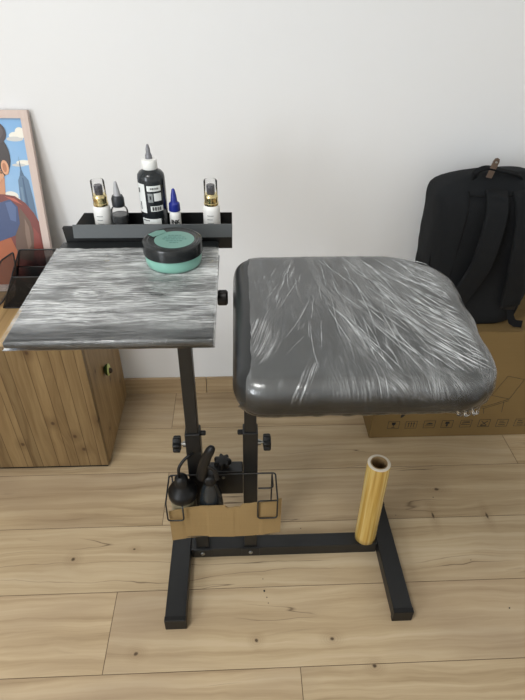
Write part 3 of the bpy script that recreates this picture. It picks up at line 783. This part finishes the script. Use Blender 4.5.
quad(b, [F0, F1, T1, T0]); quad(b, [K0, R0, R1, K1]); quad(b, [F0, T0, R0, K0]); quad(b, [F1, K1, R1, T1]); quad(b, [F0, K0, K1, F1]); quad(b, [D0, D1, E1, E0])
obj('mesh_bin', b, M['mesh'], og)
b = B()
tube(b, round_path([T0, T1, R1, R0], .008, True), .0022, 8, True); tube(b, round_path([F0, F1, K1, K0], .006, True), .0018, 8, True)
tube(b, [E0, E1], .0018, 8); tube(b, [F0, T0], .0018, 8); tube(b, [K0, R0], .0018, 8); tube(b, [F1, T1], .0018, 8); tube(b, [K1, R1], .0018, 8)
obj('wire_rim', b, M['metal'], og, smooth=True)
pk = [W(-.612, 1.335, .664), W(-.617, 1.33, .598), W(-.672, 1.318, .520), W(-.690, 1.318, .505), W(-.700, 1.325, .566), W(-.650, 1.335, .640)]
b = B(); tube(b, round_path(pk, .006, True), .0022, 8, True); obj('side_pocket_frame', b, M['metal'], og, smooth=True)
b = B(); quad(b, pk, .0008); obj('side_pocket_mesh', b, M['mesh'], og)

# ------------------------------------------------------------------ framed picture leaning on the wall
PB = Vector((-.545, 1.405, .503)); PT = Vector((-.545, 1.495, .988)); PV = (PT-PB).normalized(); lean = math.atan2(PT.y-PB.y, PT.z-PB.z)
pic = thing('framed_picture', 'framed comic-style city portrait in a pale pink wooden frame leaning on the wall', 'picture', tuple(PB))
pic.rotation_euler = (-lean, 0, 0)
PW, PH, FW = .40, .4945, .0195
b = B()
prism(b, [(-PW, 0), (0, 0), (-FW, FW), (-PW+FW, FW)], .015); prism(b, [(-PW, PH), (-PW+FW, PH-FW), (-FW, PH-FW), (0, PH)], .015)
prism(b, [(0, 0), (0, PH), (-FW, PH-FW), (-FW, FW)], .015); prism(b, [(-PW, 0), (-PW+FW, FW), (-PW+FW, PH-FW), (-PW, PH)], .015)
obj('frame', b, M['pinkwood'], pic)
b = B(); box(b, -PW+.004, -.004, .0075, .012, .004, PH-.004); obj('backing_board', b, M['card'], pic)
t = NT('printed_sky'); z = t.sep(t.coord())[2]; n = t.noise(t.coord(), 14, 3)
sky = t.done(t.pbr(t.mix(t.math('ADD', t.math('MULTIPLY', z, 1.6), t.math('MULTIPLY', n, .15)), hexc('b6d2ea'), hexc('5f9bd0')), .35, 0, .4))
ART = [('sky', None, sky)]
b = B(); lay = [0]
mats = [sky]
def flat(poly, col, d, mats=mats, b=b):
    if isinstance(col, str): m = simple('print_'+col, col, .4, 0, .4, 50, .06)
    else: m = col
    if m not in mats: mats.append(m)
    a = [b.verts.new((p[0], d, p[1])) for p in poly]; f = b.faces.new(a); f.material_index = mats.index(m)
    if f.normal.y > 0: f.normal_flip()
def ell(cx, cz, rx, rz, n=28): return [(cx+rx*math.cos(2*PI*i/n), cz+rz*math.sin(2*PI*i/n)) for i in range(n)]
e0 = .0070
flat([(-PW+FW-.004, FW-.004), (-FW+.004, FW-.004), (-FW+.004, PH-FW+.004), (-PW+FW-.004, PH-FW+.004)], sky, e0)
b.normal_update()
def cloud(parts, d, c='e9e6da'):
    for i, q in enumerate(parts): flat(ell(*q), 'c9c9c6' if i % 2 else c, d-.00004*i)
cloud([(-.040, .432, .020, .010), (-.046, .424, .022, .006), (-.030, .440, .013, .013)], e0-.0002)
cloud([(-.034, .364, .020, .007), (-.048, .358, .018, .004)], e0-.0002)
cloud([(-.085, .276, .020, .013), (-.098, .262, .02, .009), (-.07, .262, .02, .009), (-.30, .40, .04, .014), (-.33, .39, .03, .008), (-.28, .30, .03, .015)], e0-.0002)
flat([(-.0455, .382), (-.0435, .345), (-.0395, .330), (-.0515, .330), (-.0475, .345)], '4f6a86', e0-.0005)
flat([(-.058, .318), (-.052, .330), (-.038, .330), (-.030, .318), (-.026, .270), (-.022, .12), (-.060, .12), (-.062, .270)], '5f7994', e0-.0006)
flat([(-.046, .325), (-.043, .325), (-.040, .12), (-.052, .12)], '47607d', e0-.0007)
flat([(-.056, .300), (-.050, .300), (-.054, .16), (-.058, .16)], '7890a6', e0-.0007)
for i, (x0, h) in enumerate([(-.36, .26), (-.33, .31), (-.29, .24), (-.25, .28)]): flat([(x0, .06), (x0+.028, .06), (x0+.028, h), (x0, h)], '6a8199', e0-.0005)
# generic figure: bun of dark hair, ear, blue top, red shawl
flat([(-.150, .335), (-.093, .325), (-.100, .277), (-.115, .262), (-.150, .262)], 'c98f6c', e0-.0010)
flat([(-.34, .15), (-.27, .26), (-.15, .282), (-.104, .281), (-.075, .276), (-.050, .257), (-.032, .230), (-.0195, .200), (-.0195, .017), (-.34, .017)], '7c423c', e0-.0011)
flat([(-.104, .276), (-.078, .270), (-.058, .252), (-.080, .262)], 'b8614f', e0-.0012)
flat([(-.20, .258), (-.128, .256), (-.091, .267), (-.073, .247), (-.076, .20), (-.095, .166), (-.152, .146), (-.22, .15)], '46547a', e0-.0013)
flat([(-.105, .258), (-.088, .262), (-.078, .245), (-.085, .205), (-.1, .21)], '596b93', e0-.0014)
flat([(-.068, .245), (-.046, .206), (-.040, .15), (-.060, .09), (-.105, .10), (-.094, .169), (-.078, .205)], '6b5549', e0-.0012)
flat([(-.060, .215), (-.052, .19), (-.054, .14), (-.066, .12), (-.066, .17)], '877062', e0-.0014)
flat([(-.040, .19), (-.028, .17), (-.024, .10), (-.04, .06), (-.052, .11)], '8f4a42', e0-.0013)
flat([(-.26, .13), (-.152, .146), (-.109, .160), (-.098, .120), (-.11, .06), (-.12, .02), (-.26, .02)], 'a8603f', e0-.0015)
flat(ell(-.112, .383, .045, .060), '3b3230', e0-.0016)
flat(ell(-.090, .440, .024, .026), '45393a', e0-.0017); flat(ell(-.088, .443, .015, .016), '564a49', e0-.0018)
flat([(-.118, .395), (-.080, .388), (-.074, .37), (-.08, .34), (-.10, .335), (-.12, .35)], '3b3230', e0-.0018)
flat([(-.155, .36), (-.105, .36), (-.092, .33), (-.11, .31), (-.155, .31)], 'd39d78', e0-.0018)
flat(ell(-.086, .352, .010, .019), 'd9a27c', e0-.0020); flat(ell(-.087, .352, .0055, .012), 'b57a58', e0-.0021)
me_o = obj('artwork_print', b, mats, pic)
me_o.data.polygons[0].material_index = 0

# ------------------------------------------------------------------ cardboard box
BX0, BX1, BY0, BY1, BZ = .434, 1.07, 1.252, WY-.016, .436
bxo = thing('cardboard_box', 'large flat cardboard shipping box with handling symbols standing against the wall at right', 'box', ((BX0+BX1)/2, (BY0+BY1)/2, 0))
ox, oy = (BX0+BX1)/2, (BY0+BY1)/2
b = B(); box(b, BX0-ox, BX1-ox, BY0-oy, BY1-oy, 0, BZ-.004); bo = obj('box_body', b, M['card'], bxo, bevel=.003)
b = B(); box(b, BX0-ox+.001, BX1-ox-.001, BY0-oy+.0005, -.0008, BZ-.0038, BZ); 
bmesh.ops.subdivide_edges(b, edges=b.edges[:], cuts=14, use_grid_fill=True)
for v in b.verts:
    if v.co.y < -.05 and v.co.z > BZ-.001: v.co.z += .003*noise.noise(Vector((v.co.x*9, v.co.y*9, 2)))
obj('flap', b, M['card'], bxo)
b = B(); box(b, BX0-ox+.001, BX1-ox-.001, .0008, BY1-oy-.0005, BZ-.0038, BZ-.0002); obj('flap', b, M['card'], bxo)
def ln(x0, z0, x1, z1, w=.0012):
    d = Vector((x1-x0, z1-z0)); l = d.length; a = math.atan2(d.y, d.x)
    box(b, -w/2, l+w/2, 0, .0004, -w/2, w/2, Matrix.Translation((x0, 0, z0)) @ Matrix.Rotation(-a, 4, 'Y'))
def rect(x0, z0, x1, z1, w=.0012): ln(x0, z0, x1, z0, w); ln(x1, z0, x1, z1, w); ln(x1, z1, x0, z1, w); ln(x0, z1, x0, z0, w)
icx = [.510, .570, .632, .693, .757, .820, .882, .945]; S_ = .019; IZ = .060
def flush(nm='handling_symbol'):
    global b
    bmesh.ops.translate(b, verts=b.verts[:], vec=(-ox, BY0-oy-.0006, 0)); o = obj(nm, b, M['print'], bo); b = B()
    return o
b = B()
def fp(poly):
    vs = [b.verts.new((x, 0, z)) for x, z in poly]; b.faces.new(vs)
for i, cx in enumerate(icx):
    rect(cx-S_, IZ-S_*.85, cx+S_, IZ+S_*.85)
    if i == 0:
        fp([(cx-.007, IZ+.012), (cx+.007, IZ+.012), (cx+.005, IZ+.001), (cx, IZ-.002), (cx-.005, IZ+.001)]); ln(cx, IZ-.002, cx, IZ-.011, .0018); ln(cx-.005, IZ-.011, cx+.005, IZ-.011, .0018)
    elif i == 1:
        for k in (-.009, 0, .009): ln(cx+k, IZ-.010, cx+k, IZ+.006, .002); fp([(cx+k-.0035, IZ+.005), (cx+k+.0035, IZ+.005), (cx+k, IZ+.012)])
    elif i == 2:
        ln(cx-.013, IZ-.006, cx+.013, IZ-.006, .0015); fp([(cx-.012, IZ), (cx+.010, IZ), (cx+.012, IZ+.004), (cx, IZ+.008), (cx-.010, IZ+.003)])
    elif i == 3:
        fp([(cx-.003, IZ-.011), (cx+.003, IZ-.011), (cx+.003, IZ+.001), (cx-.003, IZ+.001)]); fp([(cx-.008, IZ+.001), (cx+.008, IZ+.001), (cx+.006, IZ+.011), (cx-.006, IZ+.011)])
    elif i == 4:
        ln(cx-.014, IZ-.004, cx+.014, IZ-.004, .002); ln(cx-.012, IZ+.003, cx+.012, IZ+.006, .003); ln(cx-.010, IZ+.010, cx+.010, IZ+.010, .0015)
    elif i == 5:
        ln(cx-.010, IZ-.009, cx+.010, IZ+.009, .0022); ln(cx-.010, IZ+.009, cx+.010, IZ-.009, .0022); ln(cx-.008, IZ-.011, cx+.008, IZ-.011, .003)
    else:
        ln(cx-.010, IZ-.008, cx+.010, IZ-.008, .002); ln(cx-.010, IZ, cx+.010, IZ, .002); ln(cx-.010, IZ+.008, cx+.004, IZ+.008, .002)
    flush()
# line drawing of a folding table
for a in [(.742, .155, .812, .185), (.812, .185, .875, .168), (.742, .155, .80, .135), (.80, .135, .875, .168), (.742, .148, .80, .128), (.80, .128, .875, .160), (.812, .185, .842, .265), (.842, .265, .90, .25), (.90, .25, .875, .168), (.80, .128, .806, .105), (.86, .158, .866, .11)]: ln(*a, .0011)
lab(flush('line_drawing'), 'printed line drawing of a folding table')
fp([(.528, .094), (.533, .094), (.546, .110), (.552, .106), (.554, .112), (.545, .118), (.536, .116), (.528, .104)]); flush('printed_mark')
b.free()

# ------------------------------------------------------------------ backpack on the box
bp = thing('backpack', 'black backpack with shoulder straps resting upright on the cardboard box', 'backpack', (.694, 1.376, BZ+.004))
bp.rotation_euler = (0, 0, math.radians(2))
def body_sec(z):
    """half width, depth, centre offsets at height z (0..430)"""
    t_ = z/.432
    w = (.146+.026*min(1, t_/.7))*(1-max(0, (t_-.84)/.16)**2.2*.26)
    d = .098*(1+.06*math.sin(PI*t_))*(1-max(0, (t_-.80)/.20)**2*.55)
    return w, d
b = B(); NZ, NA = 46, 96; R__ = []
for i in range(NZ+1):
    t_ = i/NZ; z = .432*t_; w, d = body_sec(z)
    if i < 4: k = (.90, .955, .985, .995)[i]; w *= k; d *= k
    if i > NZ-5: k = (.985, .95, .88, .76, .52)[i-(NZ-4)]; w *= k if i < NZ-1 else k; d *= k; z = .432*(1-.0)*(t_) - 0
    ring = []
    for j in range(NA):
        a = 2*PI*j/NA; c, s = math.cos(a), math.sin(a); e = .52
        x = math.copysign(abs(c)**e, c)*w; y = math.copysign(abs(s)**e, s)*d
        q = 1+.028*noise.noise(Vector((x*14, y*14, z*11)))+.012*noise.noise(Vector((x*40, y*40, z*28)))
        ring.append(b.verts.new((x*q, y*q, z+.004*noise.noise(Vector((x*9, y*9, 3)))*(t_ > .5))))
    R__.append(ring)
for A_, B_ in zip(R__, R__[1:]):
    for j in range(NA): b.faces.new((A_[j], A_[(j+1) % NA], B_[(j+1) % NA], B_[j]))
b.faces.new(R__[0][::-1]); b.faces.new(R__[-1])
body = obj('pack_body', b, M['fabric'], bp, smooth=True)
def surf(x, z, out=.002):
    w, d = body_sec(z); t_ = z/.432
    if t_ > .92: d *= 1-(t_-.92)/.08*.5
    u = min(.985, abs(x)/w); c = u**(1/.52); s = math.sqrt(max(0, 1-c*c))
    return Vector((x, -(s**.52)*d-out, z))
# padded back panel, seams
b = B()
for sgn in (-1, 1):
    tube(b, [surf(sgn*(.118-.012*(z/.4)), z, .0005) for z in [.02+.38*i/24 for i in range(25)]], .0022, 8)
tube(b, [surf(x, .392, .0005) for x in [-.105+.21*i/20 for i in range(21)]], .002, 8)
obj('seam_piping', b, M['webbing'], bp, smooth=True)
b = B()
for sgn in (-1, 1):
    pts = []
    for i in range(25):
        t_ = i/24; z = .402-.33*t_; x = sgn*(.036+.030*t_+.045*max(0, t_-.55)); pts.append(surf(x, z, .006+.026*math.sin(PI*min(1, t_*1.05))))
    tube(b, pts, 1, 16, flat=(.058, .013), up=(0, -1, .0))
    o = obj('shoulder_strap', b, M['fabric'], bp, smooth=True); b = B()
    e = pts[-1]
    tube(b, [e, e+Vector((sgn*.006, -.010, -.03)), e+Vector((sgn*.014, -.014, -.046)), e+Vector((sgn*.026, -.014, -.054)), e+Vector((sgn*.044, -.020, -.053))], 1, 12, flat=(.022, .003), up=(0, -1, .2))
    obj('webbing_strap', b, M['webbing'], o, smooth=True, angle=50); b = B()
    box(b, e.x-.016, e.x+.016, e.y-.006, e.y+.003, e.z-.012, e.z+.006); obj('buckle', b, M['plastic'], o, bevel=.002); b = B()
b.free()
b = B(); hp = round_path([(-.082, -.035, .400), (-.086, -.038, .440), (-.060, -.040, .452), (.040, -.040, .430), (.055, -.036, .400)], .018, k=8)
tube(b, hp, 1, 14, flat=(.016, .006), up=(0, -.3, 1)); obj('carry_handle', b, M['webbing'], bp, smooth=True, angle=60)
b = B(); Mx = Matrix.Translation((-.047, -.047, .438)) @ Matrix.Rotation(math.radians(12), 4, 'Y')
prism(b, [(-.008, -.012), (.008, -.012), (.0085, .030), (.006, .037), (0, .039), (-.006, .037), (-.0085, .030)], .003, Mx); lt = lab(obj('leather_tag', b, M['leather'], bp, bevel=.0006), 'brown leather tag on the handle')
b = B(); lathe(b, [(.0035, 0), (.0035, .001), (.002, .0018)], 16, Mx @ Matrix.Translation((0, -.0002, .028)) @ Matrix.Rotation(PI/2, 4, 'X')); lab(obj('rivet', b, M['steel'], lt, smooth=True), 'silver rivet')
# side pocket zip line
b = B(); tube(b, [Vector((-.150-.0095*math.sin(PI*t_), -.045-.012*t_, .10+.24*t_)) for t_ in [i/16 for i in range(17)]], .0022, 8); obj('side_zip', b, M['webbing'], bp, smooth=True)

# ------------------------------------------------------------------ crumbs on the floor
first = None
for i, (x, y, s) in enumerate([(.052, .722, .0028), (.058, .705, .0015), (.05, .755, .0015), (.061, .690, .0015), (.67, .655, .0022), (.58, 1.00, .0018), (.165, .905, .0015), (.62, .79, .0014), (.45, .94, .0014)]):
    b = B(); bmesh.ops.create_icosphere(b, subdivisions=2, radius=s)
    for v in b.verts: v.co *= 1+.5*noise.noise(v.co*900+Vector((i, 0, 0))); v.co.z *= .5; v.co.x *= .8
    o = obj('floor_crumb', b, M['print']); o.location = (x, y, s*.45); o.rotation_euler.z = i*1.3
    tag(o, 'tiny dark crumb lying on the oak floor', 'crumb', 'dark crumbs on the floor')

# ------------------------------------------------------------------ light
def area(name, loc, size, power, col, rot=(0, 0, 0), shape='DISK', size_y=None):
    l = bpy.data.lights.new(name, 'AREA'); l.shape = shape; l.size = size; l.energy = power; l.color = col
    if size_y: l.size_y = size_y
    o = bpy.data.objects.new(name, l); o.location = loc; o.rotation_euler = rot; COL.objects.link(o); return o
area('ceiling_lamp', (-.75, -.1, 2.5), .5, 28, (1, .99, .965))
area('left_fill', (-1.93, -1.15, 1.45), 1.5, 80, (.90, .955, 1), (PI/2, 0, -PI/2+.25), 'RECTANGLE', 1.4)  # added soft fill from the left
w = bpy.data.worlds.new('world'); bpy.context.scene.world = w; w.use_nodes = True
w.node_tree.nodes['Background'].inputs[0].default_value = (.8, .9, 1, 1); w.node_tree.nodes['Background'].inputs[1].default_value = .0

# ------------------------------------------------------------------ camera
Pc, Yw, Rl = math.radians(36.5), math.radians(3.0), math.radians(.9)
f = Vector((math.sin(Yw)*math.cos(Pc), math.cos(Yw)*math.cos(Pc), -math.sin(Pc)))
r = Vector((math.cos(Yw), -math.sin(Yw), 0)); u = r.cross(f)
r2 = r*math.cos(Rl)+u*math.sin(Rl); u2 = -r*math.sin(Rl)+u*math.cos(Rl)
cd = bpy.data.cameras.new('camera'); cam = bpy.data.objects.new('camera', cd); COL.objects.link(cam)
mt = Matrix((r2, u2, -f)).transposed().to_4x4(); mt.translation = (0, 0, 1.31); cam.matrix_world = mt
cd.sensor_fit = 'VERTICAL'; cd.sensor_height = 24; cd.lens = 527/700*24; cd.clip_start = .02
sc = bpy.context.scene; sc.camera = cam
sc.view_settings.view_transform = 'Standard'; sc.view_settings.look = 'None'; sc.view_settings.gamma = 1
sc.view_settings.use_curve_mapping = False; sc.view_settings.exposure = -.12
